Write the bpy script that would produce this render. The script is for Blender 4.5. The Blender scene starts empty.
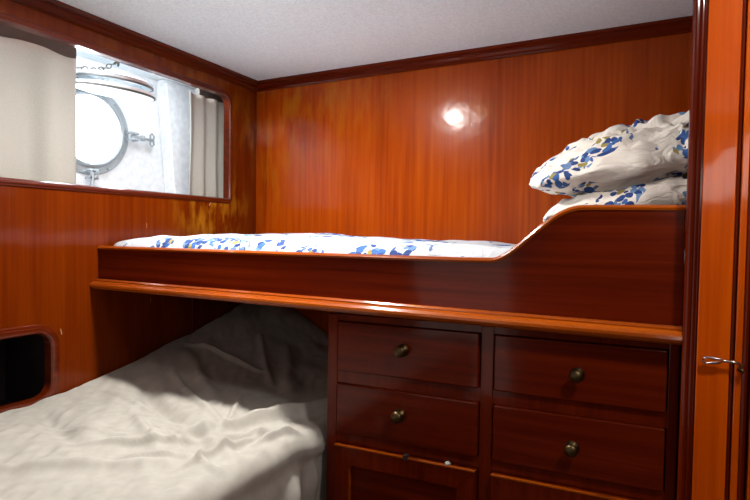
import bpy, bmesh, math, random
from mathutils import Vector, Matrix, noise
C = bpy.context.scene
PI = math.pi

# ---------------------------------------------------------------- camera
cam_d = bpy.data.cameras.new('camera'); cam = bpy.data.objects.new('camera', cam_d)
C.collection.objects.link(cam); C.camera = cam
cam_d.sensor_width = 36; cam_d.lens = 530.55*36/750; cam_d.clip_start = 0.02
rt = Vector((0.88772, 0.46010, 0.01614)); up = Vector((-0.02858, 0.02008, 0.99939)); bk = Vector((0.45949, -0.88764, 0.03097))
M = Matrix((rt, up, bk)).transposed().to_4x4(); M.translation = Vector((0, 0, 1.29)); cam.matrix_world = M
# ---------------------------------------------------------------- world, lights, exposure
w = bpy.data.worlds.new('sky'); C.world = w; w.use_nodes = True
w.node_tree.nodes['Background'].inputs[0].default_value = (0.86, 0.93, 1, 1)
w.node_tree.nodes['Background'].inputs[1].default_value = 6.0
def area(name, loc, target, sx, sy, power, col, shape='RECTANGLE'):
    l = bpy.data.lights.new(name, 'AREA'); l.shape = shape; l.size = sx
    if shape == 'RECTANGLE': l.size_y = sy
    l.energy = power; l.color = col
    o = bpy.data.objects.new(name, l); C.collection.objects.link(o); o.location = loc
    o.rotation_euler = (Vector(target)-Vector(loc)).to_track_quat('-Z', 'Y').to_euler(); return o
area('porthole_daylight', (-2.30, 1.415, 1.75), (-1.6, 1.3, 1.55), 0.34, 0.34, 14, (0.9, 0.95, 1))
area('cabin_window_fill', (0.36, -1.19, 1.69), (-0.3, 0.7, 2.5), 0.56, 0.40, 5.5, (1, 0.95, 0.88))  # added fill at the unseen cabin window, aimed up to lift the ceiling
area('doorway_fill', (-1.15, -1.215, 1.02), (-0.9, 1.2, 1.0), 0.66, 1.7, 3.4, (1, 0.93, 0.85))  # added fill behind the camera, placed to brighten the bunk board
C.view_settings.view_transform = 'Standard'; C.view_settings.look = 'None'
C.view_settings.gamma = 1; C.view_settings.use_curve_mapping = False
C.view_settings.exposure = 0.08

# ---------------------------------------------------------------- materials
def new_mat(name):
    m = bpy.data.materials.new(name); m.use_nodes = True
    return m, m.node_tree.nodes, m.node_tree.links, m.node_tree.nodes['Principled BSDF']
def ramp(n, stops):
    r = n.new('ShaderNodeValToRGB'); e = r.color_ramp.elements
    while len(e) < len(stops): e.new(0.5)
    for i, (p, c) in enumerate(stops):
        e[i].position = p; e[i].color = tuple(c)+(1,) if len(c) == 3 else c
    return r
def wood(name, dark, mid, light, axis='Z', rough=0.32, coat=0.8, crough=0.07, patches=(), wave=0.002, scratch=False):
    m, n, l, b = new_mat(name)
    tc = n.new('ShaderNodeTexCoord'); mp = n.new('ShaderNodeMapping')
    l.new(tc.outputs['Object'], mp.inputs[0])
    s = [55, 55, 55]; s['XYZ'.index(axis)] = 1.6; mp.inputs['Scale'].default_value = s
    t = n.new('ShaderNodeTexNoise'); t.inputs['Scale'].default_value = 1; t.inputs['Detail'].default_value = 5; t.inputs['Roughness'].default_value = 0.6
    l.new(mp.outputs[0], t.inputs[0])
    mp2 = n.new('ShaderNodeMapping'); l.new(tc.outputs['Object'], mp2.inputs[0])
    s2 = [5, 5, 5]; s2['XYZ'.index(axis)] = 0.8; mp2.inputs['Scale'].default_value = s2
    t2 = n.new('ShaderNodeTexNoise'); t2.inputs['Scale'].default_value = 1; t2.inputs['Detail'].default_value = 3
    l.new(mp2.outputs[0], t2.inputs[0])
    mx = n.new('ShaderNodeMix'); mx.inputs[0].default_value = 0.45
    l.new(t.outputs[0], mx.inputs[2]); l.new(t2.outputs[0], mx.inputs[3])
    r = ramp(n, [(0.34, dark), (0.5, mid), (0.66, light)]); l.new(mx.outputs[0], r.inputs[0])
    col = r.outputs[0]
    for (cx, cy, cz, rad, pc, amt) in patches:          # worn, bleached places in the varnish
        d = n.new('ShaderNodeVectorMath'); d.operation = 'DISTANCE'; d.inputs[1].default_value = (cx, cy, cz)
        l.new(tc.outputs['Object'], d.inputs[0])
        mr = n.new('ShaderNodeMapRange'); mr.inputs[1].default_value = 0; mr.inputs[2].default_value = rad
        mr.inputs[3].default_value = 1; mr.inputs[4].default_value = 0; l.new(d.outputs['Value'], mr.inputs[0])
        nn = n.new('ShaderNodeTexNoise'); nn.inputs['Scale'].default_value = 22; nn.inputs['Detail'].default_value = 6
        mp3 = n.new('ShaderNodeMapping'); mp3.inputs['Scale'].default_value = (1, 1, 0.3); l.new(tc.outputs['Object'], mp3.inputs[0]); l.new(mp3.outputs[0], nn.inputs[0])
        rr = ramp(n, [(0.46, (0, 0, 0)), (0.62, (1, 1, 1))]); l.new(nn.outputs[0], rr.inputs[0])
        mu = n.new('ShaderNodeMath'); mu.operation = 'MULTIPLY'; l.new(mr.outputs[0], mu.inputs[0]); l.new(rr.outputs[0], mu.inputs[1])
        m3 = n.new('ShaderNodeMath'); m3.operation = 'MULTIPLY'; l.new(mu.outputs[0], m3.inputs[0]); m3.inputs[1].default_value = amt
        cm = n.new('ShaderNodeMix'); cm.data_type = 'RGBA'; l.new(m3.outputs[0], cm.inputs[0]); l.new(col, cm.inputs[6]); cm.inputs[7].default_value = tuple(pc)+(1,)
        col = cm.outputs[2]
    if scratch:
        mp4 = n.new('ShaderNodeMapping'); mp4.inputs['Scale'].default_value = (9, 9, 2.2); mp4.inputs['Rotation'].default_value = (0, 0.25, 0)
        l.new(tc.outputs['Object'], mp4.inputs[0])
        v = n.new('ShaderNodeTexVoronoi'); v.feature = 'DISTANCE_TO_EDGE'; v.inputs['Scale'].default_value = 1; l.new(mp4.outputs[0], v.inputs[0])
        lt = n.new('ShaderNodeMath'); lt.operation = 'LESS_THAN'; lt.inputs[1].default_value = 0.005; l.new(v.outputs[0], lt.inputs[0])
        ns = n.new('ShaderNodeTexNoise'); ns.inputs['Scale'].default_value = 9; l.new(tc.outputs['Object'], ns.inputs[0])
        gt = n.new('ShaderNodeMath'); gt.operation = 'GREATER_THAN'; gt.inputs[1].default_value = 0.70; l.new(ns.outputs[0], gt.inputs[0])
        mu = n.new('ShaderNodeMath'); mu.operation = 'MULTIPLY'; l.new(lt.outputs[0], mu.inputs[0]); l.new(gt.outputs[0], mu.inputs[1])
        m3 = n.new('ShaderNodeMath'); m3.operation = 'MULTIPLY'; l.new(mu.outputs[0], m3.inputs[0]); m3.inputs[1].default_value = 0.6
        cm = n.new('ShaderNodeMix'); cm.data_type = 'RGBA'; l.new(m3.outputs[0], cm.inputs[0]); l.new(col, cm.inputs[6]); cm.inputs[7].default_value = (.75, .45, .25, 1)
        col = cm.outputs[2]
    l.new(col, b.inputs['Base Color'])
    b.inputs['Roughness'].default_value = rough
    b.inputs['Coat Weight'].default_value = coat; b.inputs['Coat Roughness'].default_value = crough; b.inputs['Coat IOR'].default_value = 1.5
    b.inputs['Specular IOR Level'].default_value = 0.05
    wv = n.new('ShaderNodeTexNoise'); wv.inputs['Scale'].default_value = 7; wv.inputs['Detail'].default_value = 3; l.new(tc.outputs['Object'], wv.inputs[0])
    bp = n.new('ShaderNodeBump'); bp.inputs['Distance'].default_value = wave; bp.inputs['Strength'].default_value = 0.5
    l.new(wv.outputs[0], bp.inputs['Height']); l.new(bp.outputs[0], b.inputs['Coat Normal'])
    bp2 = n.new('ShaderNodeBump'); bp2.inputs['Distance'].default_value = 0.0006; l.new(t.outputs[0], bp2.inputs['Height']); l.new(bp2.outputs[0], b.inputs['Normal'])
    return m
YEL = (.44, .17, .008)
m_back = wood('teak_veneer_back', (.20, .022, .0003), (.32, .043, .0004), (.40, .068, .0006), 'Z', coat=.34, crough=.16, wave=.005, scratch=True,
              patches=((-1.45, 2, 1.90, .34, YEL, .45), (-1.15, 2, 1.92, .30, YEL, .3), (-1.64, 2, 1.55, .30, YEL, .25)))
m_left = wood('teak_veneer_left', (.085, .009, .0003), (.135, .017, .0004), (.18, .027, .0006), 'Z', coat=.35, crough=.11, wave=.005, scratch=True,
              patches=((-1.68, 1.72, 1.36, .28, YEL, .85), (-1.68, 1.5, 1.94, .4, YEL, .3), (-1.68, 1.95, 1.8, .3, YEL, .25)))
m_mahx = wood('mahogany_horizontal', (.062, .0045, .0004), (.11, .009, .0006), (.16, .015, .001), 'X', coat=.35, crough=.10)
m_mahz = wood('mahogany_vertical', (.062, .0045, .0004), (.11, .009, .0006), (.16, .015, .001), 'Z', coat=.35, crough=.10)
m_mahy = wood('mahogany_lengthwise', (.06, .007, .001), (.10, .012, .002), (.15, .02, .003), 'Y', crough=.12)
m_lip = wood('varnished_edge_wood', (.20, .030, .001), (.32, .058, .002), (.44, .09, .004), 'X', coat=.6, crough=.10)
m_post = wood('teak_pilaster', (.44, .052, .0004), (.60, .086, .0006), (.72, .125, .001), 'Z', coat=.4, crough=.07)
def plain(name, col, rough=.5, metal=0, bump=0, bscale=40, emit=0, **kw):
    m, n, l, b = new_mat(name)
    t = n.new('ShaderNodeTexNoise'); t.inputs['Scale'].default_value = bscale; t.inputs['Detail'].default_value = 4
    tc = n.new('ShaderNodeTexCoord'); l.new(tc.outputs['Object'], t.inputs[0])
    r = ramp(n, [(0.3, [c*.9 for c in col]), (0.7, [min(1, c*1.06) for c in col])]); l.new(t.outputs[0], r.inputs[0]); l.new(r.outputs[0], b.inputs['Base Color'])
    b.inputs['Roughness'].default_value = rough; b.inputs['Metallic'].default_value = metal
    if bump:
        bp = n.new('ShaderNodeBump'); bp.inputs['Distance'].default_value = bump; l.new(t.outputs[0], bp.inputs['Height']); l.new(bp.outputs[0], b.inputs['Normal'])
    if emit:
        b.inputs['Emission Color'].default_value = tuple(col)+(1,); b.inputs['Emission Strength'].default_value = emit
    for k, v in kw.items(): b.inputs[k.replace('_', ' ')].default_value = v
    return m
m_ceil = plain('ceiling_vinyl', (.86, .92, .93), .6, bump=.0015, bscale=120)
m_white = plain('white_hull_paint', (.86, .89, .92), .45)
m_floor = plain('floor_carpet', (.12, .07, .045), .9, bump=.003, bscale=200)
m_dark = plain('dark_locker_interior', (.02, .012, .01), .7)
m_steel = plain('painted_steel', (.42, .46, .49), .35, metal=.4)
m_chrome = plain('worn_chrome', (.38, .31, .28), .28, metal=1)
m_brass = plain('aged_brass', (.11, .075, .035), .42, metal=1, bscale=90)
m_curt = plain('beige_curtain_cloth', (.42, .41, .37), .9, bump=.0008, bscale=400)
m_dkgrey = plain('dark_grey_fittings_shade', (.10, .095, .085), .6)  # for seals and chain, and the strips painted as shade above the curtains
m_sheet = plain('cream_canvas_sheet', (.44, .42, .375), .85, bump=.0004, bscale=30)
m_lampglass = plain('lamp_glass', (1, .95, .88), .3, emit=60)
m_warm = plain('warm_lamp_glass', (1, .62, .16), .3, emit=80)
m_tube = plain('strip_lamp_glass', (.88, .94, 1), .3, emit=40)
def glass_mat():
    m, n, l, b = new_mat('porthole_glass')
    b.inputs['Base Color'].default_value = (.9, .97, 1, 1); b.inputs['Transmission Weight'].default_value = 1
    b.inputs['Roughness'].default_value = .02; b.inputs['IOR'].default_value = 1.1
    return m
m_glass = glass_mat()
def floral(name, base, sc, thr):
    m, n, l, b = new_mat(name); tc = n.new('ShaderNodeTexCoord')
    wn = n.new('ShaderNodeTexNoise'); wn.inputs['Scale'].default_value = 14; l.new(tc.outputs['Object'], wn.inputs[0])
    ws = n.new('ShaderNodeVectorMath'); ws.operation = 'MULTIPLY_ADD'; ws.inputs[1].default_value = (.05,)*3
    l.new(wn.outputs[1], ws.inputs[0]); l.new(tc.outputs['Object'], ws.inputs[2])
    big = n.new('ShaderNodeTexVoronoi'); big.inputs['Scale'].default_value = sc; l.new(ws.outputs[0], big.inputs[0])      # sprigs
    sm = n.new('ShaderNodeTexVoronoi'); sm.inputs['Scale'].default_value = sc*6.5; l.new(ws.outputs[0], sm.inputs[0])   # petals
    a = n.new('ShaderNodeMath'); a.operation = 'LESS_THAN'; a.inputs[1].default_value = thr; l.new(big.outputs['Distance'], a.inputs[0])
    p = n.new('ShaderNodeMath'); p.operation = 'LESS_THAN'; p.inputs[1].default_value = .60; l.new(sm.outputs['Distance'], p.inputs[0])
    mk = n.new('ShaderNodeMath'); mk.operation = 'MULTIPLY'; l.new(a.outputs[0], mk.inputs[0]); l.new(p.outputs[0], mk.inputs[1])
    sep = n.new('ShaderNodeSeparateColor'); l.new(sm.outputs['Color'], sep.inputs[0])
    fr = ramp(n, [(0, (.012, .045, .20)), (.35, (.03, .11, .36)), (.6, (.12, .24, .46)), (.84, (.02, .06, .22)), (.9, (.30, .24, .06)), (1, (.25, .10, .05))])
    fr.color_ramp.interpolation = 'CONSTANT'; l.new(sep.outputs[0], fr.inputs[0])
    # finer stems between the sprigs
    st = n.new('ShaderNodeTexVoronoi'); st.feature = 'DISTANCE_TO_EDGE'; st.inputs['Scale'].default_value = sc*1.7; l.new(ws.outputs[0], st.inputs[0])
    s1 = n.new('ShaderNodeMath'); s1.operation = 'LESS_THAN'; s1.inputs[1].default_value = .035; l.new(st.outputs[0], s1.inputs[0])
    n2 = n.new('ShaderNodeTexNoise'); n2.inputs['Scale'].default_value = sc*1.6; l.new(tc.outputs['Object'], n2.inputs[0])
    s2 = n.new('ShaderNodeMath'); s2.operation = 'GREATER_THAN'; s2.inputs[1].default_value = .60; l.new(n2.outputs[0], s2.inputs[0])
    s3 = n.new('ShaderNodeMath'); s3.operation = 'MULTIPLY'; l.new(s1.outputs[0], s3.inputs[0]); l.new(s2.outputs[0], s3.inputs[1])
    c1 = n.new('ShaderNodeMix'); c1.data_type = 'RGBA'; l.new(s3.outputs[0], c1.inputs[0]); c1.inputs[6].default_value = tuple(base)+(1,); c1.inputs[7].default_value = (.10, .17, .34, 1)
    c2 = n.new('ShaderNodeMix'); c2.data_type = 'RGBA'; l.new(mk.outputs[0], c2.inputs[0]); l.new(c1.outputs[2], c2.inputs[6]); l.new(fr.outputs[0], c2.inputs[7])
    l.new(c2.outputs[2], b.inputs['Base Color']); b.inputs['Roughness'].default_value = .85
    mp = n.new('ShaderNodeMapping'); mp.inputs['Scale'].default_value = (.6, 1.5, 1.5); mp.inputs['Rotation'].default_value = (0, .3, .4); l.new(ws.outputs[0], mp.inputs[0])
    wr = n.new('ShaderNodeTexNoise'); wr.inputs['Scale'].default_value = 22; wr.inputs['Detail'].default_value = 4; wr.inputs['Distortion'].default_value = 1.2; l.new(mp.outputs[0], wr.inputs[0])
    bp = n.new('ShaderNodeBump'); bp.inputs['Distance'].default_value = .012; bp.inputs['Strength'].default_value = .8; l.new(wr.outputs[0], bp.inputs['Height']); l.new(bp.outputs[0], b.inputs['Normal'])
    return m
m_flor = floral('blue_floral_cotton', (.80, .75, .69), 9.5, .48)
m_flor2 = floral('blue_floral_sheet', (.55, .59, .64), 7, .41)

# ---------------------------------------------------------------- helpers
def link(name, bm, mat, parent=None, origin=None, smooth=False, **props):
    org = Vector(parent['_o']) if parent is not None else Vector(origin or (0, 0, 0))
    bmesh.ops.recalc_face_normals(bm, faces=bm.faces[:])
    for v in bm.verts: v.co -= org
    me = bpy.data.meshes.new(name); bm.to_mesh(me); bm.free()
    me.materials.append(mat)
    if smooth:
        for p in me.polygons: p.use_smooth = True
    o = bpy.data.objects.new(name, me); C.collection.objects.link(o)
    if parent is not None:
        if parent.type == 'EMPTY': o.parent = parent
        else: o.parent = parent
    else: o.location = org
    o['_o'] = list(org)
    for k, v in props.items(): o[k] = v
    return o
def thing(name, label, cat, loc, group=None):
    o = bpy.data.objects.new(name, None); C.collection.objects.link(o); o.location = loc; o.empty_display_size = .05
    o['label'] = label; o['category'] = cat; o['_o'] = list(loc)
    if group: o['group'] = group
    return o
def box(bm, x0, x1, y0, y1, z0, z1, bev=0, seg=2):
    v = [bm.verts.new(c) for c in ((x0,y0,z0),(x1,y0,z0),(x1,y1,z0),(x0,y1,z0),(x0,y0,z1),(x1,y0,z1),(x1,y1,z1),(x0,y1,z1))]
    f = [bm.faces.new([v[i] for i in q]) for q in ((0,3,2,1),(4,5,6,7),(0,1,5,4),(1,2,6,5),(2,3,7,6),(3,0,4,7))]
    if bev: bmesh.ops.bevel(bm, geom=list({e for a in f for e in a.edges}), offset=bev, segments=seg, affect='EDGES', profile=.6)
    return bm
def B(*a, **k): return box(bmesh.new(), *a, **k)
def sweep(bm, path, prof, frame, closed=False, cap=True):
    """path: points; frame(i)->(u,v) axes; prof: (a,b) list"""
    rings = []
    for i, p in enumerate(path):
        u, v = frame(i); rings.append([bm.verts.new(Vector(p)+Vector(u)*a+Vector(v)*b) for a, b in prof])
    n = len(prof)
    for i in range(len(path)-(0 if closed else 1)):
        A, D = rings[i], rings[(i+1) % len(path)]
        for k in range(n): bm.faces.new((A[k], A[(k+1) % n], D[(k+1) % n], D[k]))
    if cap and not closed: bm.faces.new(rings[0]); bm.faces.new(rings[-1][::-1])
    return bm
def tube(bm, pts, r, seg=10, closed=False):
    pts = [Vector(p) for p in pts]; N = len(pts)
    def fr(i):
        if closed: t = pts[(i+1) % N]-pts[i-1]
        else: t = pts[min(i+1, N-1)]-pts[max(i-1, 0)]
        t.normalize(); a = Vector((0, 0, 1)) if abs(t.z) < .9 else Vector((1, 0, 0))
        u = t.cross(a).normalized(); return u, t.cross(u)
    return sweep(bm, pts, [(r*math.cos(2*PI*k/seg), r*math.sin(2*PI*k/seg)) for k in range(seg)], fr, closed)
def lathe(bm, c, axis, prof, seg=32):
    """prof: (radius, height) along axis; first/last radius 0 closes"""
    c = Vector(c); ax = Vector(axis).normalized(); a = Vector((0, 0, 1)) if abs(ax.z) < .9 else Vector((1, 0, 0))
    u = ax.cross(a).normalized(); v = ax.cross(u); rings = []
    for r, h in prof:
        if r < 1e-6: rings.append([bm.verts.new(c+ax*h)])
        else: rings.append([bm.verts.new(c+ax*h+(u*math.cos(2*PI*k/seg)+v*math.sin(2*PI*k/seg))*r) for k in range(seg)])
    for A, D in zip(rings, rings[1:]):
        for k in range(seg):
            q = [A[k % len(A)], A[(k+1) % len(A)], D[(k+1) % len(D)], D[k % len(D)]]; q = list(dict.fromkeys(q))
            if len(q) > 2: bm.faces.new(q)
    return bm
def rrect(a0, a1, b0, b1, rs, seg=8):
    """rounded rect, radii order: (a0b0, a1b0, a1b1, a0b1)"""
    out = []
    for (cx, cy, r, st) in ((a0, b0, rs[0], PI), (a1, b0, rs[1], 1.5*PI), (a1, b1, rs[2], 0), (a0, b1, rs[3], .5*PI)):
        ox = cx+(r if cx == a0 else -r); oy = cy+(r if cy == b0 else -r)
        for k in range(seg+1):
            t = st+.5*PI*k/seg; out.append((ox+r*math.cos(t), oy+r*math.sin(t)))
    return out
def holed_panel(outer, holes, thick, to3d):
    """flat panel with holes, extruded by thick; to3d(a,b,d)"""
    bm = bmesh.new(); loops = []
    for poly in [outer]+holes: loops.append([bm.verts.new((p[0], p[1], 0)) for p in poly])
    es = []
    for L in loops:
        for i in range(len(L)): es.append(bm.edges.new((L[i], L[(i+1) % len(L)])))
    bmesh.ops.triangle_fill(bm, use_beauty=True, use_dissolve=False, edges=es)
    r = bmesh.ops.extrude_face_region(bm, geom=bm.faces[:])
    for v in r['geom']:
        if isinstance(v, bmesh.types.BMVert): v.co.z = thick
    for v in bm.verts: v.co = Vector(to3d(*v.co))
    return bm
def ring_frame(loop, prof, to3d):
    """moulding around a closed 2D loop; prof (outward, depth)"""
    N = len(loop); bm = bmesh.new(); rings = []
    ar = sum(loop[i][0]*loop[(i+1) % N][1]-loop[(i+1) % N][0]*loop[i][1] for i in range(N)); sg = 1 if ar > 0 else -1
    for i in range(N):
        a, p, c = Vector(loop[i-1]), Vector(loop[i]), Vector(loop[(i+1) % N])
        d1 = (p-a); d2 = (c-p)
        if d1.length < 1e-7: d1 = d2
        if d2.length < 1e-7: d2 = d1
        d1.normalize(); d2.normalize(); n1 = Vector((d1.y, -d1.x))*sg; n2 = Vector((d2.y, -d2.x))*sg
        nn = (n1+n2); nn = nn/max(.3, nn.length**2/2) if nn.length > 1e-5 else n1
        rings.append([bm.verts.new(to3d(p.x+nn.x*o, p.y+nn.y*o, d)) for o, d in prof])
    for i in range(N):
        A, D = rings[i], rings[(i+1) % N]
        for k in range(len(prof)): bm.faces.new((A[k], A[(k+1) % len(prof)], D[(k+1) % len(prof)], D[k]))
    return bm

XL, YB, ZC, F = -1.682, 2.0, 1.997, 1.18
S = dict(kind='structure')
# ================================================================ setting
link('floor', B(-2.16, 0.92, -1.32, 2.1, -.05, 0), m_floor, **S)
link('ceiling', B(-2.16, 0.92, -1.32, 2.1, ZC, ZC+.05), m_ceil, **S)
link('wall_back', B(XL-.03, 0.46, YB, YB+.03, 0, ZC), m_back, **S)
# left wall: long opening to the hull recess above, locker opening below
win = rrect(.20, 1.812, 1.432, 1.892, (.045, .008, .045, .045))
hatch = rrect(.45, 1.018, .752, .966, (.05, .05, .05, .05))
dedup = lambda L: [p for i, p in enumerate(L) if (Vector(p)-Vector(L[i-1])).length > 1e-6]
win, hatch = dedup(win), dedup(hatch)
lw = lambda a, b, d: (XL-d, a, b)
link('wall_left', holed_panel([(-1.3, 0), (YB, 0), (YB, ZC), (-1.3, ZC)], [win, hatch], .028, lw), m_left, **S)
fprof = lambda wd, th: [(-.004, 0.026), (-.004, -.006), (0, -.011), (.006, -th), (wd*.55, -th), (wd*.62, -th*.6), (wd*.9, -th*.55), (wd, -th*.3), (wd, 0.0)]
link('window_1', ring_frame(win, fprof(.019, .010), lw), m_mahy, **S)
link('trim_3', ring_frame(hatch, fprof(.026, .012), lw), m_mahy, **S)
# locker behind the lower opening
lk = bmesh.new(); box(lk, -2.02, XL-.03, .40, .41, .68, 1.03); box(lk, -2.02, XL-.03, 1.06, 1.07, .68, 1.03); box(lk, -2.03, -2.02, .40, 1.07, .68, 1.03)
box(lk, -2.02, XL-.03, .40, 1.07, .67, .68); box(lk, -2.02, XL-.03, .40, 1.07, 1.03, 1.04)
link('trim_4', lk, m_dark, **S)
# crown moulding with two beads
cp = [(0, 0), (.030, 0), (.030, -.008), (.024, -.012), (.026, -.018), (.018, -.022), (.016, -.032), (.010, -.036), (.008, -.042), (0, -.042)]
bm = bmesh.new(); sweep(bm, [(XL, YB, ZC), (.40, YB, ZC)], cp, lambda i: ((0, -1, 0), (0, 0, 1))); link('trim_1', bm, m_mahx, **S)
bm = bmesh.new(); sweep(bm, [(XL, -1.3, ZC), (XL, YB, ZC)], cp, lambda i: ((1, 0, 0), (0, 0, 1))); link('trim_2', bm, m_mahy, **S)
# batten on the left wall under the upper berth
link('trim_7', B(XL, XL+.008, 1.60, 1.63, .5, 1.09, bev=.003), m_mahz, **S)
# hull recess behind the opening
XH = -2.10; pc = (1.43, 1.706)
circ = [(pc[0]+.142*math.cos(2*PI*k/48), pc[1]+.142*math.sin(2*PI*k/48)) for k in range(48)]
link('wall_hull', holed_panel([(-.1, 1.06), (YB, 1.06), (YB, ZC), (-.1, ZC)], [circ], .04, lambda a, b, d: (XH-d, a, b)), m_white, **S)
bm = bmesh.new(); box(bm, XH, XL-.03, -.12, -.10, 1.06, ZC); box(bm, XH, XL-.03, YB, YB+.02, 1.06, ZC); box(bm, XH, XL-.03, -.1, YB, 1.04, 1.06)
link('wall_recess', bm, m_white, **S)
# slanted white hull frame
bm = bmesh.new()
v = [bm.verts.new(c) for c in ((XH, 1.86, 1.06), (XH+.07, 1.86, 1.06), (XH+.07, 1.98, 1.06), (XH, 1.98, 1.06), (XH, 1.76, ZC), (XH+.07, 1.76, ZC), (XH+.07, 1.98, ZC), (XH, 1.98, ZC))]
for q in ((0,3,2,1),(4,5,6,7),(0,1,5,4),(1,2,6,5),(2,3,7,6),(3,0,4,7)): bm.faces.new([v[i] for i in q])
bmesh.ops.bevel(bm, geom=bm.edges[:], offset=.012, segments=3, affect='EDGES'); link('trim_6', bm, m_white, **S)
# walls behind the camera
link('wall_right', B(.90, .92, -1.3, 1.17, 0, ZC), m_mahz, **S)
link('wall_front', holed_panel([(XL, 0), (.9, 0), (.9, ZC), (XL, ZC)], [[(.05, 1.46), (.67, 1.46), (.67, 1.92), (.05, 1.92)], [(-1.5, .1), (-.8, .1), (-.8, 1.95), (-1.5, 1.95)]], .03, lambda a, b, d: (a, -1.2-d, b)), m_mahz, **S)
link('wall_bunk_end', B(.40, .43, 1.17, YB, 0, ZC), m_mahz, **S)

link('wall_sky_block', B(-1.62, -.68, -1.30, -1.28, .05, ZC), m_mahz, **S)  # unseen wall added behind the doorway to block the bright sky
bm = bmesh.new()
for k in range(40):
    a, b = .04+.64*k/40, .04+.64*(k+1)/40; ya, yb = -1.215+.006*math.sin(k*.9), -1.215+.006*math.sin((k+1)*.9)
    v = [bm.verts.new(c) for c in ((a, ya, 1.44), (b, yb, 1.44), (b, yb, 1.94), (a, ya, 1.94), (a, ya-.003, 1.44), (b, yb-.003, 1.44), (b, yb-.003, 1.94), (a, ya-.003, 1.94))]
    for q in ((0,1,2,3),(7,6,5,4),(0,4,5,1),(3,2,6,7)): bm.faces.new([v[i] for i in q])
link('window_2', bm, m_curt, **S)  # unseen curtained window added behind the camera to dress the fill light
# right-hand pilaster with bead mouldings, door beyond
bm = bmesh.new()
box(bm, .078, .1365, 1.150, 1.178, 0, ZC, bev=.002)
for x, r, y in ((.066, .0065, 1.152), (.0745, .0042, 1.150)):
    tube(bm, [(x, y, 0), (x, y, ZC)], r, 14)
box(bm, .0605, .080, 1.156, 1.20, 0, ZC)
link('trim_5', bm, m_mahz, **S)
link('door_frame_panel', B(.083, .1345, 1.146, 1.152, 0, ZC, bev=.0015), m_post, kind='structure').name = 'trim_8'
bm = bmesh.new(); box(bm, .1425, .1545, 1.150, 1.19, 0, ZC, bev=.002); link('trim_9', bm, m_post, **S)
bm = bmesh.new(); tube(bm, [(.158, 1.150, 0), (.158, 1.150, ZC)], .0045, 12); tube(bm, [(.1385, 1.157, 0), (.1385, 1.157, ZC)], .003, 12); box(bm, .137, .18, 1.165, 1.195, 0, ZC); link('trim_10', bm, m_mahz, **S)
link('door_1', B(.168, .86, 1.150, 1.185, .02, ZC-.01, bev=.004), m_post, **S)

# ================================================================ upper berth
ub = thing('upper_bunk', 'varnished mahogany upper bunk with swept-up front board', 'bunk bed', (-.65, 1.59, 1.09))
top = [(XL+.001, 1.228), (-.60, 1.232), (-.40, 1.233), (-.320, 1.2345)]
def sm(t): return t*t*(3-2*t)
for k in range(1, 21):
    t = k/20; top.append((-.320+.195*t, 1.234+.118*(sm(t)*.55+.45*(math.sin(PI*.5*min(1, t*1.02))**1.6))))
top += [(-.10, 1.352), (.0595, 1.350)]
bm = bmesh.new()
for y in (0, .026): pass
fr_ = [bm.verts.new((x, F, z)) for x, z in top]; fb_ = [bm.verts.new((x, F+.026, z)) for x, z in top]
lo_ = [bm.verts.new((x, F, 1.10)) for x, z in top]; lb_ = [bm.verts.new((x, F+.026, 1.10)) for x, z in top]
for i in range(len(top)-1):
    bm.faces.new((lo_[i], lo_[i+1], fr_[i+1], fr_[i])); bm.faces.new((lb_[i+1], lb_[i], fb_[i], fb_[i+1]))
    bm.faces.new((fr_[i], fr_[i+1], fb_[i+1], fb_[i])); bm.faces.new((lo_[i+1], lo_[i], lb_[i], lb_[i+1]))
bm.faces.new((lo_[0], fr_[0], fb_[0], lb_[0])); bm.faces.new((lo_[-1], lb_[-1], fb_[-1], fr_[-1]))
link('front_board', bm, m_mahx, ub)
cap = [(-.003, -.002), (-.004, .003), (-.001, .007), (.006, .009), (.020, .009), (.027, .007), (.030, .003), (.029, -.002)]
def capfr(i):
    a = top[max(i-1, 0)]; b = top[min(i+1, len(top)-1)]; t = Vector((b[0]-a[0], 0, b[1]-a[1])).normalized()
    return (0, 1, 0), (-t.z, 0, t.x)
bm = bmesh.new(); sweep(bm, [(x, F, z-.004) for x, z in top], cap, capfr); link('top_rail', bm, m_lip, ub, smooth=False)
lipp = [(0, .032), (-.010, .032), (-.014, .028), (-.014, .025), (-.024, .022), (-.030, .016), (-.031, .010), (-.028, .004), (-.020, .001), (-.018, -.001), (0, -.001)]
bm = bmesh.new(); sweep(bm, [(XL+.001, F, 1.088), (.0595, F, 1.088)], lipp, lambda i: ((0, 1, 0), (0, 0, 1))); link('edge_molding', bm, m_lip, ub)
link('bed_base', B(XL+.002, .398, F+.027, YB-.002, 1.092, 1.120), m_mahx, ub)

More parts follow.
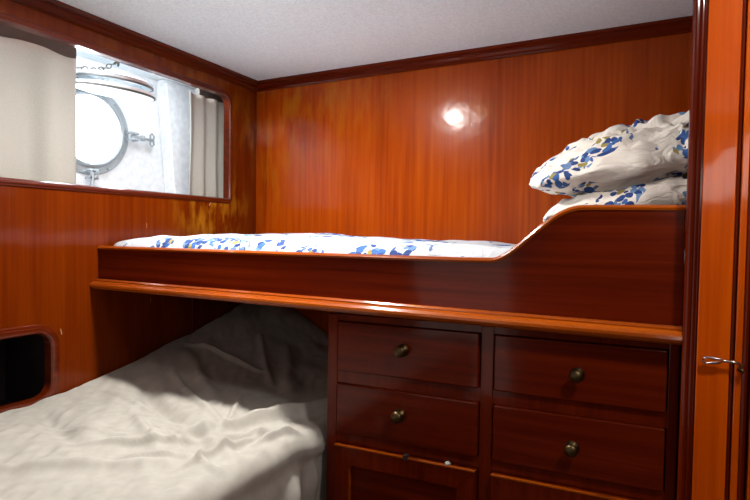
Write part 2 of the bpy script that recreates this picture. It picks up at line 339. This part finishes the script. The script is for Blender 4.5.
# cloth helpers
def nz(p, s=1): return noise.noise(Vector(p)*s)
def ridged(p, s):
    return 1-abs(noise.noise(Vector(p)*s))*2
def slab(nx, ny, fxy, ftop, fbot):
    """closed soft slab from a top height field; fxy(u,v)->(x,y)"""
    bm = bmesh.new(); T = []; Bt = []
    for i in range(nx+1):
        T.append([]); Bt.append([])
        for j in range(ny+1):
            u, v = i/nx, j/ny; x, y = fxy(u, v)
            T[-1].append(bm.verts.new((x, y, ftop(x, y, u, v)))); Bt[-1].append(bm.verts.new((x, y, fbot(x, y, u, v))))
    for i in range(nx):
        for j in range(ny):
            bm.faces.new((T[i][j], T[i+1][j], T[i+1][j+1], T[i][j+1])); bm.faces.new((Bt[i][j], Bt[i][j+1], Bt[i+1][j+1], Bt[i+1][j]))
    rim = [(i, 0) for i in range(nx)]+[(nx, j) for j in range(ny)]+[(i, ny) for i in range(nx, 0, -1)]+[(0, j) for j in range(ny, 0, -1)]
    for k in range(len(rim)):
        a, b = rim[k], rim[(k+1) % len(rim)]
        bm.faces.new((T[a[0]][a[1]], Bt[a[0]][a[1]], Bt[b[0]][b[1]], T[b[0]][b[1]]))
    return bm
# upper mattress in floral sheet
def em(u): return .5-.5*math.cos(PI*u)      # denser at the edges
X0, X1, Y0, Y1 = XL+.012, .385, F+.040, YB-.008
def um_top(x, y, u, v):
    d = min(x-X0, X1-x, y-Y0, Y1-y)
    e = min(1, max(0, d)/.07); rnd = math.sqrt(max(0, 1-(1-e)**2))
    dl = min(1, max(0, x-X0)/.35)
    h = 1.272-.014*(1-sm(dl))*(1-sm(max(0, min(1, (y-Y0)/.5))))-.016*max(0, min(1, (x+1.1)/.8))
    h += .010*nz((x*1.3, y*2.0, 1), 2.5)+.006*nz((x, y*1.6, 4), 9)+.004*ridged((x*.8+y*.3, y*1.3, 7), 7)*e
    h += .010*math.exp(-((y-1.85)/.09)**2)*(.6+.6*nz((x, 0, 3), 4))
    return 1.16+(h-1.16)*(.55+.45*rnd)
m_up = link('mattress', slab(150, 60, lambda u, v: (X0+(X1-X0)*em(u)*.25+(X1-X0)*u*.75, Y0+(Y1-Y0)*(em(v)*.35+v*.65)), um_top, lambda x, y, u, v: 1.1215),
     m_flor2, origin=(-.65, 1.6, 1.12), smooth=True, label='thin upper bunk mattress in a white sheet with blue flowers', category='mattress')

# pillows
def pillow(name, size, th, mtx, seed, mat, wr=.020, sag=0, **props):
    nx, ny = 150, 104; bm = bmesh.new(); g = {}
    def pt(i, j, sgn):
        u, v = -1+2*i/nx, -1+2*j/ny
        pin = 1-.07*(u*u*v*v)-.05*(1-v*v)*u*u*0-.03*(1-u*u)*v*v
        x = size[0]/2*u*(pin+.03*(1-v*v)); y = size[1]/2*v*(pin+.02*(1-u*u))
        ul = u if u > 0 else u*1.0
        t = th/2*((1-abs(ul)**(4 if u > 0 else 2.2))*(1-abs(v)**3))**(.6 if u > 0 else .85)
        e = ((1-u*u)*(1-v*v))**.35
        p = (x+seed, y, sgn*3+seed)
        # folds pulled lengthwise and gathered at the open end
        fold = wr*e*(ridged((x*.9+y*.5+seed, (y-.35*x)*3.0, sgn*2+seed), 4.6)*.8-.45)+wr*.35*e*(ridged((x*2.2+seed, (y+.3*x)*4, sgn+seed), 10)-.4)+wr*.7*e*nz((x*2, y*3, seed+sgn), 9)+wr*.35*e*nz((x, y, seed+sgn), 26)
        z = sgn*(t+fold+.004)+sag*(u*u)+.02*nz((x+seed, y, 0), 3)
        return Vector((x+.010*nz((y*5, sgn, seed), 2)*u*u, y+.012*nz((x*4, seed, sgn), 2), z))
    for sgn in (1, -1):
        for i in range(nx+1):
            for j in range(ny+1):
                rim_ = i in (0, nx) or j in (0, ny)
                if sgn == -1 and rim_: continue
                p = pt(i, j, sgn)
                if rim_: p = (pt(i, j, 1)+pt(i, j, -1))/2
                g[sgn, i, j] = bm.verts.new(mtx @ p)
    G = lambda s, i, j: g.get((s, i, j)) or g[1, i, j]
    for s in (1, -1):
        for i in range(nx):
            for j in range(ny):
                q = [G(s, i, j), G(s, i+1, j), G(s, i+1, j+1), G(s, i, j+1)]
                bm.faces.new(q if s == 1 else q[::-1])
    zmin = min(v.co.z for v in bm.verts); c = mtx.translation
    return link(name, bm, mat, origin=(c.x, c.y, zmin), smooth=True, **props)
rot = lambda rx, ry, rz: Matrix.Rotation(rz, 4, 'Z') @ Matrix.Rotation(ry, 4, 'Y') @ Matrix.Rotation(rx, 4, 'X')
p_up = pillow('pillow', (.66, .48), .155, Matrix.Translation((.035, 1.53, 1.502)) @ rot(math.radians(10), math.radians(-11), math.radians(6)), 8.4, m_flor, wr=.030,
       label='large crumpled floral pillow on top of the other pillow', category='pillow', group='floral pillows on the upper bunk')
p_lo = pillow('pillow', (.64, .44), .19, Matrix.Translation((.075, 1.50, 1.365)) @ rot(0, math.radians(-7), math.radians(3)), 3.1, m_flor,
       label='lower floral pillow lying flat behind the high end of the bunk board', category='pillow', group='floral pillows on the upper bunk')
from mathutils.bvhtree import BVHTree
def bvh(o): return BVHTree.FromPolygons([v.co+o.location for v in o.data.vertices], [p.vertices[:] for p in o.data.polygons])
tu, tm = bvh(p_up), bvh(m_up)
for v in p_lo.data.vertices:                       # the lower pillow is squashed between mattress and upper pillow
    q = v.co+p_lo.location
    hs = [tu.ray_cast(Vector((q.x+a*.014, q.y+b*.014, 1.0)), Vector((0, 0, 1)))[0] for a in (-1, 0, 1) for b in (-1, 0, 1)]
    hs = [h.z for h in hs if h is not None]
    if hs and q.z > min(hs)-.008: v.co.z += min(hs)-.008-q.z; q = v.co+p_lo.location
    h = tm.ray_cast(Vector((q.x, q.y, 1.8)), Vector((0, 0, -1)))[0]
    if h is not None and q.z < h.z+.002: v.co.z += h.z+.002-q.z


# ================================================================ drawer cabinet
cb = thing('drawer_cabinet', 'dark mahogany cabinet with drawers built in below the upper bunk', 'cabinet', (-.35, 1.5, 0))
def warp(bm):        # the old joinery is a touch out of level
    for v in bm.verts: v.co.z += (v.co.x+.35)*(.014+.05*max(0, 1.06-v.co.z)) if v.co.z > .1 else 0
    return bm
FC = F+.012
bm = bmesh.new()
box(bm, -.754, -.7225, FC, FC+.03, .02, 1.082, bev=.003); box(bm, -.338, -.308, FC, FC+.03, .02, 1.082, bev=.002); box(bm, .040, .0585, FC, FC+.03, .02, 1.082, bev=.002)
for a, b in ((-.7225, -.338), (-.308, .040)):
    for z0, z1 in ((1.066, 1.082), (.905, .938), (.750, .775), (.02, .10)): box(bm, a, b, FC+.001, FC+.03, z0, z1)
link('face_frame', warp(bm), m_mahz, cb)
bm = bmesh.new(); box(bm, -.754, -.736, FC+.03, YB-.003, .02, 1.08); box(bm, .040, .058, FC+.03, YB-.003, .02, 1.08); box(bm, -.736, .04, FC+.03, YB-.003, .02, .04); box(bm, -.332, -.314, FC+.03, YB-.003, .04, 1.06)
link('carcass', bm, m_mahz, cb)
def knob(bm, c, r):
    return lathe(bm, c, (0, -1, 0), [(0, -.001), (r*1.05, -.001), (r*1.1, .002), (r*.55, .004), (r*.42, .010), (r*.75, .013), (r*1.0, .018), (r*.95, .023), (r*.6, .026), (0, .027)], 24)
cols = ((-.7195, -.3405, (-.532, -.537)), (-.3055, .0375, (-.128, -.134)))
for ci, (a, b, kx) in enumerate(cols):
    for ri, (z0, z1, kz) in enumerate(((.9375, 1.064, (1.004, 1.0)), (.776, .904, (.842, .842)))):
        d = bmesh.new(); box(d, a, b, FC-.007, FC+.016, z0, z1, bev=.0035, seg=3)
        d = link('drawer', warp(d), m_mahx, cb)
        bx = bmesh.new(); box(bx, a+.02, b-.02, FC+.018, FC+.45, z0+.01, z1-.02)
        k = knob(bmesh.new(), (kx[ri], FC-.007, kz[ci]), .0135 if ci else .0145)
        link('knob', k, m_brass, d, smooth=True, label='small round aged brass knob')
        bx.free()
    # framed door below
    z0, z1 = .104, .748
    d = bmesh.new(); wdt = .040
    fr2 = rrect(a+.0, b-.0, z0, z1, (.001,)*4, 1); inn = rrect(a+wdt, b-wdt, z0+wdt, z1-wdt-.004, (.001,)*4, 1)
    d = holed_panel(dedup(fr2), [dedup(inn)], .030, lambda p, q, e: (p, FC-.017+e, q))
    bmesh.ops.bevel(d, geom=[e for e in d.edges if e.is_boundary or (e.is_manifold and e.calc_face_angle(0) > 1)], offset=.003, segments=2, affect='EDGES')
    d = link('door', warp(d), m_mahz, cb)
    link('door_panel', warp(B(a+wdt-.003, b-wdt+.003, FC+.002, FC+.010, z0+wdt-.003, z1-wdt)), m_mahx, d)
    link('panel_lit_bead', warp(ring_frame(dedup(inn), [(-.004, .014), (-.004, .004), (-.002, -.001), (.001, -.002), (.002, 0), (.002, .014)], lambda p, q, e: (p, FC-.015+e, q))), m_lip, d, label='bead round the panel, lightened to stand in for a lit edge')  # lighter wood paints the highlight on the panel bead
    link('edge_lit_strip', warp(B(a+.001, b-.001, FC-.0185, FC-.010, z1-.003, z1+.0015, bev=.001)), m_lip, d, label='lighter strip standing in for light on the top edge')  # lit door edge painted as a strip of lighter wood
    if ci == 0:
        link('catch', B(-.522, -.510, FC-.0195, FC-.004, .738, .7492, bev=.001), m_dark, d, label='small dark catch on the top edge')
        link('bumper', lathe(bmesh.new(), (-.409, FC-.011, .7475), (0, 0, 1), [(0, 0), (.007, 0), (.0075, .003), (.005, .0065), (0, .0075)], 16), m_sheet, d, smooth=True, label='small white stud on the top edge')

# ================================================================ lower berth
lb = thing('lower_bunk', 'wooden lower bunk base along the left wall beneath the cream mattress', 'bunk bed', (-1.22, .9, 0))
link('bed_base', B(XL+.002, -.775, -.25, YB-.003, .42, .46), m_mahy, lb)
link('side_panel', B(-.795, -.775, -.25, FC-.02, 0, .42), m_mahz, lb)
link('end_panel', B(XL+.002, -.795, -.25, -.23, 0, .42), m_mahz, lb)
def seg_d(x, y, a, b):
    p = Vector((x, y)); a = Vector(a); b = Vector(b); t = max(0, min(1, (p-a).dot(b-a)/(b-a).length_squared)); return (p-(a+(b-a)*t)).length, t
folds = [((-1.50, 1.20), (-1.02, .98), .035, -.020), ((-.78, 1.46), (-1.02, .93), .022, .026), ((-.93, 1.02), (-1.16, .86), .026, .016), ((-1.02, 1.0), (-.80, .90), .020, .012),
         ((-1.65, .95), (-1.20, .80), .030, -.010), ((-1.30, .62), (-.95, .84), .022, .012), ((-1.55, 1.45), (-1.15, 1.20), .03, .012), ((-1.3, 1.75), (-.95, 1.3), .03, .010),
         ((-.86, 1.05), (-.90, .80), .014, .014), ((-.80, 1.12), (-.84, 1.0), .012, .014), ((-1.35, 1.05), (-1.0, .86), .018, .009), ((-1.55, 1.12), (-1.0, 1.0), .010, .009), ((-1.45, 1.30), (-.98, 1.06), .010, .010), ((-1.25, .80), (-.95, .96), .009, .008), ((-1.1, 1.25), (-.95, 1.0), .010, .009), ((-.95, .98), (-.80, 1.10), .010, .012), ((-1.2, .98), (-.98, .92), .008, -.009), ((-1.1, .78), (-.92, .90), .009, .010), ((-1.5, .85), (-1.15, .90), .010, .006), ((-.92, .88), (-.80, .84), .010, .010), ((-1.6, 1.5), (-1.2, 1.5), .012, .010), ((-1.4, 1.7), (-1.1, 1.4), .014, .010), ((-1.6, .75), (-1.25, .60), .03, .010)]
LX0, LX1, LY0, LY1 = XL+.006, -.762, -.22, YB-.01
def lm_top(x, y, u, v):
    r = max(0, min(1, (y-1.10)/.85)); wx = 1-.68*sm(max(0, min(1, (x+1.55)/.38)))
    z = .757+.205*(r**1.15)*wx+.016*math.exp(-((x+1.1)/.25)**2-((y-1.12)/.2)**2)+.012*max(0, min(1, (-1.3-x)/.35))*sm(max(0, min(1, (y-.9)/.3)))
    for a, b, wd, h in folds:
        d, t = seg_d(x, y, a, b); z += 1.5*h*math.exp(-(d/(wd*.8))**2)*math.sin(PI*(.08+.84*t))**.8
    z += .007*nz((x, y, 2), 2.2)+.006*nz((x*1.5+y, y-x*.6, 5), 7)+.0015*nz((x, y, 9), 22)
    z += .007*(ridged((x+.9*y, (x-y)*.35, 3), 4.5)-.6)+.004*(ridged((x*.5-y*.3, (x+y)*1.1, 6), 6)-.5)+.003*(ridged((x*1.2+.9*y, (x-y)*.4, 8), 15)-.5)
    z += .022*max(0, min(1, (x+1.0)/.2))*max(0, min(1, (1.15-y)/.1))
    e = max(0, min(1, (LX1-x)/.055)); z -= .05*(1-math.sqrt(1-(1-e)**2))
    e = max(0, min(1, (x-LX0)/.02)); z -= .01*(1-math.sqrt(1-(1-e)**2))
    return z
def lm():
    nx, ny = 200, 340; bm = bmesh.new(); rows = []
    for j in range(ny+1):
        y = LY0+(LY1-LY0)*j/ny; row = []
        row.append(bm.verts.new((LX0, y, .462)))
        for i in range(nx+1):
            u = i/nx; x = LX0+(LX1-LX0)*(u*.8+.2*math.sin(PI/2*u)); row.append(bm.verts.new((x, y, lm_top(x, y, u, 0))))
        zt = row[-1].co.z
        for k in range(1, 19):                                  # hanging side with gathered folds
            t = k/18; z = zt+(.462-zt)*t
            amp = .026*sm(min(1, t*3))*(1-.4*t)*(1 if y < F-.01 else 0.15)
            fx = LX1-.012-.018*t+(.035*math.sin(PI*min(1, t*1.3))*sm(max(0, min(1, (F-.03-y)/.08))))+amp*(nz((y*13+t*1.5, t*1.2, 1), 1)*1.3+.8*math.sin(y*38+3*nz((y*5, 0, 2)))*.7)
            row.append(bm.verts.new((min(fx, LX1+.004 if y > F-.02 else 1), y, z)))
        rows.append(row)
    for A, D in zip(rows, rows[1:]):
        for k in range(len(A)): bm.faces.new((A[k], A[(k+1) % len(A)], D[(k+1) % len(A)], D[k]))
    bm.faces.new(rows[0]); bm.faces.new(rows[-1][::-1])
    return bm
link('mattress', lm(), m_sheet, origin=(-1.22, .9, .462), smooth=True, label='wrinkled cream canvas-covered mattress on the lower bunk', category='mattress')

# ================================================================ curtains in the opening
def curtain(name, y0, y1, ztop, zbot, x, wl, amp, seed, label, topf=None):
    bm = bmesh.new(); ny, nz_ = 110, 26; th = .0022; fr, bk_ = [], []
    for j in range(ny+1):
        t = j/ny; y = y0+(y1-y0)*t; fr.append([]); bk_.append([])
        for k in range(nz_+1):
            s = k/nz_; zt = ztop+(topf(y) if topf else 0); z = zt+(zbot-zt)*s
            a = amp*(.75+.35*s)*(math.sin(y*2*PI/wl+seed+.8*nz((y*3, s*1.2, seed)))+.45*nz((y*22, s*1.5, seed+4), 1))
            yy = y+.006*nz((y*9, s*3, seed+1), 1)
            fr[-1].append(bm.verts.new((x+a, yy, z))); bk_[-1].append(bm.verts.new((x+a-th, yy, z)))
    for j in range(ny):
        for k in range(nz_):
            bm.faces.new((fr[j][k], fr[j+1][k], fr[j+1][k+1], fr[j][k+1])); bm.faces.new((bk_[j][k], bk_[j][k+1], bk_[j+1][k+1], bk_[j+1][k]))
        bm.faces.new((fr[j][0], bk_[j][0], bk_[j+1][0], fr[j+1][0])); bm.faces.new((fr[j][-1], fr[j+1][-1], bk_[j+1][-1], bk_[j][-1]))
    for k in range(nz_):
        bm.faces.new((fr[0][k], fr[0][k+1], bk_[0][k+1], bk_[0][k])); bm.faces.new((fr[-1][k], bk_[-1][k], bk_[-1][k+1], fr[-1][k+1]))
    return link(name, bm, m_curt, origin=(x, (y0+y1)/2, zbot), smooth=True, label=label, category='curtain', group='curtains in the long opening')
curtain('curtain', .02, 1.15, 1.878, 1.10, -1.752, .21, .016, .6, 'wide beige curtain left of the porthole, at the photo edge', lambda y: -.008*(1+math.sin(y*30))*sm(max(0, min(1, (y-.8)/.1))) )
curtain('curtain', 1.645, 1.870, 1.877, 1.10, -1.752, .075, .012, 2.0, 'narrow beige curtain at the corner end of the opening')
link('curtain_rail_shade', B(-1.806, -1.782, .0, 1.170, 1.845, 1.945, bev=.003), m_dkgrey, origin=(-1.795, .6, 1.845), label='dark grey rail strip standing in for shade above the wide left curtain', category='curtain rail', group='shade strips at the curtain rail')  # dark board behind the curtain top, painted in place of shade
link('curtain_rail_shade', B(-1.806, -1.782, 1.735, 1.95, 1.850, 1.945, bev=.003), m_dkgrey, origin=(-1.795, 1.8, 1.850), label='short dark grey rail strip standing in for shade above the narrow curtain', category='curtain rail', group='shade strips at the curtain rail')  # same painted shade behind the narrow curtain top

# ================================================================ porthole
ph = thing('porthole', 'round white-framed porthole in the white hull with its covers hinged up', 'porthole', (XH, pc[0], pc[1]-.2))
P = (XH, pc[0], pc[1])
bm = lathe(bmesh.new(), P, (1, 0, 0), [(.140, -.035), (.140, .016), (.148, .022), (.156, .018), (.160, .010), (.184, .010), (.189, .004), (.189, 0), (.144, 0), (.144, -.035), (.140, -.035)], 64)
link('ring', bm, m_steel, ph, smooth=False, label='pale metal flange')
for k in range(10):
    a = 2*PI*(k+.3)/10; c = (XH+.010, pc[0]+.176*math.cos(a), pc[1]+.176*math.sin(a))
    link('bolt', lathe(bmesh.new(), c, (1, 0, 0), [(0, 0), (.0075, 0), (.007, .004), (0, .006)], 12), m_steel, ph)
NT = Vector((.12, 0, .993))                       # the raised covers sag a little towards the cabin
def disc(name, c, r, mat, open_):
    if open_: pr = [(r-.035, 0), (r-.03, -.008), (r, -.008), (r+.002, -.004), (r, .010), (r-.012, .014), (r-.035, .012), (r-.035, 0)]
    else: pr = [(0, -.006), (r-.04, -.006), (r-.03, -.012), (r-.004, -.012), (r, -.006), (r, .008), (r-.02, .012), (r-.05, .010), (0, .016)]
    o = link(name, lathe(bmesh.new(), c, NT, pr, 64), mat, ph)
    rm = lathe(bmesh.new(), c, NT, [(r-.002, -.010), (r+.004, -.010), (r+.004, -.003), (r-.002, -.003), (r-.002, -.010)], 64)
    link('gasket', rm, m_dkgrey, o, label='dark rim seal')
    return o
DC = Vector((XH+.165, pc[0]+.0, 1.850))
disc('deadlight_cover', DC, .150, m_white, False)
gl = disc('glass_cover', DC+NT*.036, .140, m_steel, True)
link('glass', lathe(bmesh.new(), DC+NT*.038, NT, [(0, 0), (.105, 0), (.105, .006), (0, .006)], 48), m_glass, gl)
bm = bmesh.new(); 
for s in (-1, 1):
    box(bm, XH-.0, XH+.045, pc[0]+s*.05-.012, pc[0]+s*.05+.012, 1.875, 1.925, bev=.003)
tube(bm, [(XH+.02, pc[0]-.075, 1.908), (XH+.02, pc[0]+.075, 1.908)], .006); link('hinge', bm, m_steel, ph)
def dog(dirv, name='latch'):
    d = Vector((0, dirv[0], dirv[1])); s = Vector((0, -dirv[1], dirv[0])); c = Vector(P)+Vector((.012, 0, 0))
    bm = bmesh.new()
    p0, p1 = c+d*.180, c+d*.300
    for q in (-.014, .014): tube(bm, [c+d*.172+s*q, c+d*.172+s*q+Vector((.035, 0, 0)), c+d*.205+s*q+Vector((.035, 0, 0)), c+d*.205+s*q], .006, 8)
    tube(bm, [p0+Vector((.022, 0, 0)), p1+Vector((.022, 0, 0))], .0065, 10)
    lathe(bm, p0.lerp(p1, .45)+Vector((.022, 0, 0)), d, [(0, 0), (.014, 0), (.014, .014), (0, .014)], 6)
    w0 = p1+Vector((.022, 0, 0))
    for sg in (-1, 1):
        tube(bm, [w0, w0+s*sg*.020+d*.004, w0+s*sg*.030-d*.008, w0+s*sg*.020-d*.018, w0+s*sg*.004-d*.016], .004, 8)
    link(name, bm, m_steel, ph, smooth=True, label='steel screw latch with wing nut')
dog((.995, -.0)); dog((-.03, -1))
# chain with hooks from the hull to the raised cover
bm = bmesh.new(); A = Vector((-1.95, 1.285, 1.905)); D = Vector((-2.01, 1.485, 1.985)); n = 9
for k in range(n):
    t = (k+.5)/n; c = A.lerp(D, t)-Vector((0, 0, .020*math.sin(PI*t))); ax = (D-A).normalized(); s = Vector((0, 0, 1)) if k % 2 else ax.cross(Vector((0, 0, 1))).normalized()
    tube(bm, [c+ax*.017*math.cos(q)+s*.009*math.sin(q) for q in [2*PI*j/14 for j in range(14)]], .0028, 6, closed=True)
tube(bm, [D, D+Vector((0, .02, .012)), D+Vector((-.018, .03, .0))], .005, 8)
link('chain', bm, m_dkgrey, ph, smooth=True, label='dark chain holding the covers up')

# strip lamp under the deck inside the recess
sl = thing('strip_lamp', 'bright white strip lamp along the top inside the long opening', 'lamp', (-1.90, 1.0, 1.96))
link('housing', B(-1.86, -1.80, .3, 1.72, 1.975, ZC-.001, bev=.003), m_white, sl)
link('tube', B(-1.855, -1.805, .33, 1.69, 1.962, 1.974, bev=.003), m_tube, sl)
# round ceiling lamp
cl = thing('ceiling_lamp', 'round brass-rimmed ceiling lamp seen reflected in the back wall', 'lamp', (-1.0, 1.085, ZC))
link('rim', lathe(bmesh.new(), (-1.0, 1.085, ZC), (0, 0, -1), [(.062, 0), (.085, 0), (.085, .010), (.078, .016), (.066, .018), (.062, .012), (.062, 0)], 40), m_brass, cl, smooth=True)
link('lens', lathe(bmesh.new(), (-1.0, 1.085, ZC), (0, 0, -1), [(0, .002), (.0595, .002), (.0595, .030), (.050, .038), (0, .040)], 40), m_lampglass, cl, smooth=True)

# cabin hook on the pilaster
ll = area('ceiling_lamp_light', (-1.0, 1.085, ZC-.042), (-1.0, 1.085, 0), .115, .115, 17.5, (1, .97, .93), 'DISK'); ll.parent = cl; ll.location = (0, 0, -.042)
fill_lamp = thing('ceiling_lamp', 'added out-of-view round ceiling lamp that brightens the pilaster', 'lamp', (.34, .64, ZC))  # unseen lamp added as fill for the pilaster
link('rim', lathe(bmesh.new(), (.34, .64, ZC), (0, 0, -1), [(.062, 0), (.085, 0), (.085, .010), (.078, .016), (.066, .018), (.062, .012), (.062, 0)], 40), m_brass, fill_lamp, smooth=True)
link('lens', lathe(bmesh.new(), (.34, .64, ZC), (0, 0, -1), [(0, .002), (.0595, .002), (.0595, .030), (.050, .038), (0, .040)], 40), m_lampglass, fill_lamp, smooth=True)
l2 = area('ceiling_lamp_light', (.34, .64, ZC-.042), (.34, .64, 0), .115, .115, 4, (1, .97, .93), 'DISK'); l2.parent = fill_lamp; l2.location = (0, 0, -.042)
l3 = thing('highlight_lamp', 'tiny warm lamp added beside the larger round lamp to yellow its wall reflection', 'lamp', (-.86, 1.085, ZC))  # added glow for the yellow end of the wall highlight
link('rim', lathe(bmesh.new(), (-.86, 1.085, ZC), (0, 0, -1), [(.034, 0), (.044, 0), (.042, .010), (.034, .012), (.034, 0)], 32), m_brass, l3, smooth=True)
link('lens', lathe(bmesh.new(), (-.86, 1.085, ZC), (0, 0, -1), [(0, .002), (.0335, .002), (.0335, .009), (0, .012)], 32), m_warm, l3, smooth=True)
hk = thing('door_hook', 'slim metal cabin hook reaching across the pilaster from the door', 'hook', (.155, 1.14, 1.07))
bm = bmesh.new(); hy = 1.134
tube(bm, [(.093+.0, hy, 1.068), (.0935, hy, 1.072), (.098, hy, 1.0745), (.118, hy, 1.073), (.126, hy, 1.0705), (.118, hy, 1.0665), (.098, hy, 1.0635), (.0935, hy, 1.065)], .0022, 8, closed=True)
tube(bm, [(.124, hy, 1.0705), (.138, hy, 1.0705), (.1465, hy, 1.069), (.150, hy+.001, 1.064), (.1515, hy+.004, 1.058)], .0025, 8)
link('hook', bm, m_chrome, hk, smooth=True)
bm = lathe(bmesh.new(), (.153, 1.1505, 1.056), (0, -1, 0), [(0, 0), (.0065, 0), (.006, .003), (.0035, .005), (.003, .016), (0, .018)], 16); link('eye_plate', bm, m_brass, hk, smooth=True)

for o in C.objects:
    if '_o' in o: del o['_o']
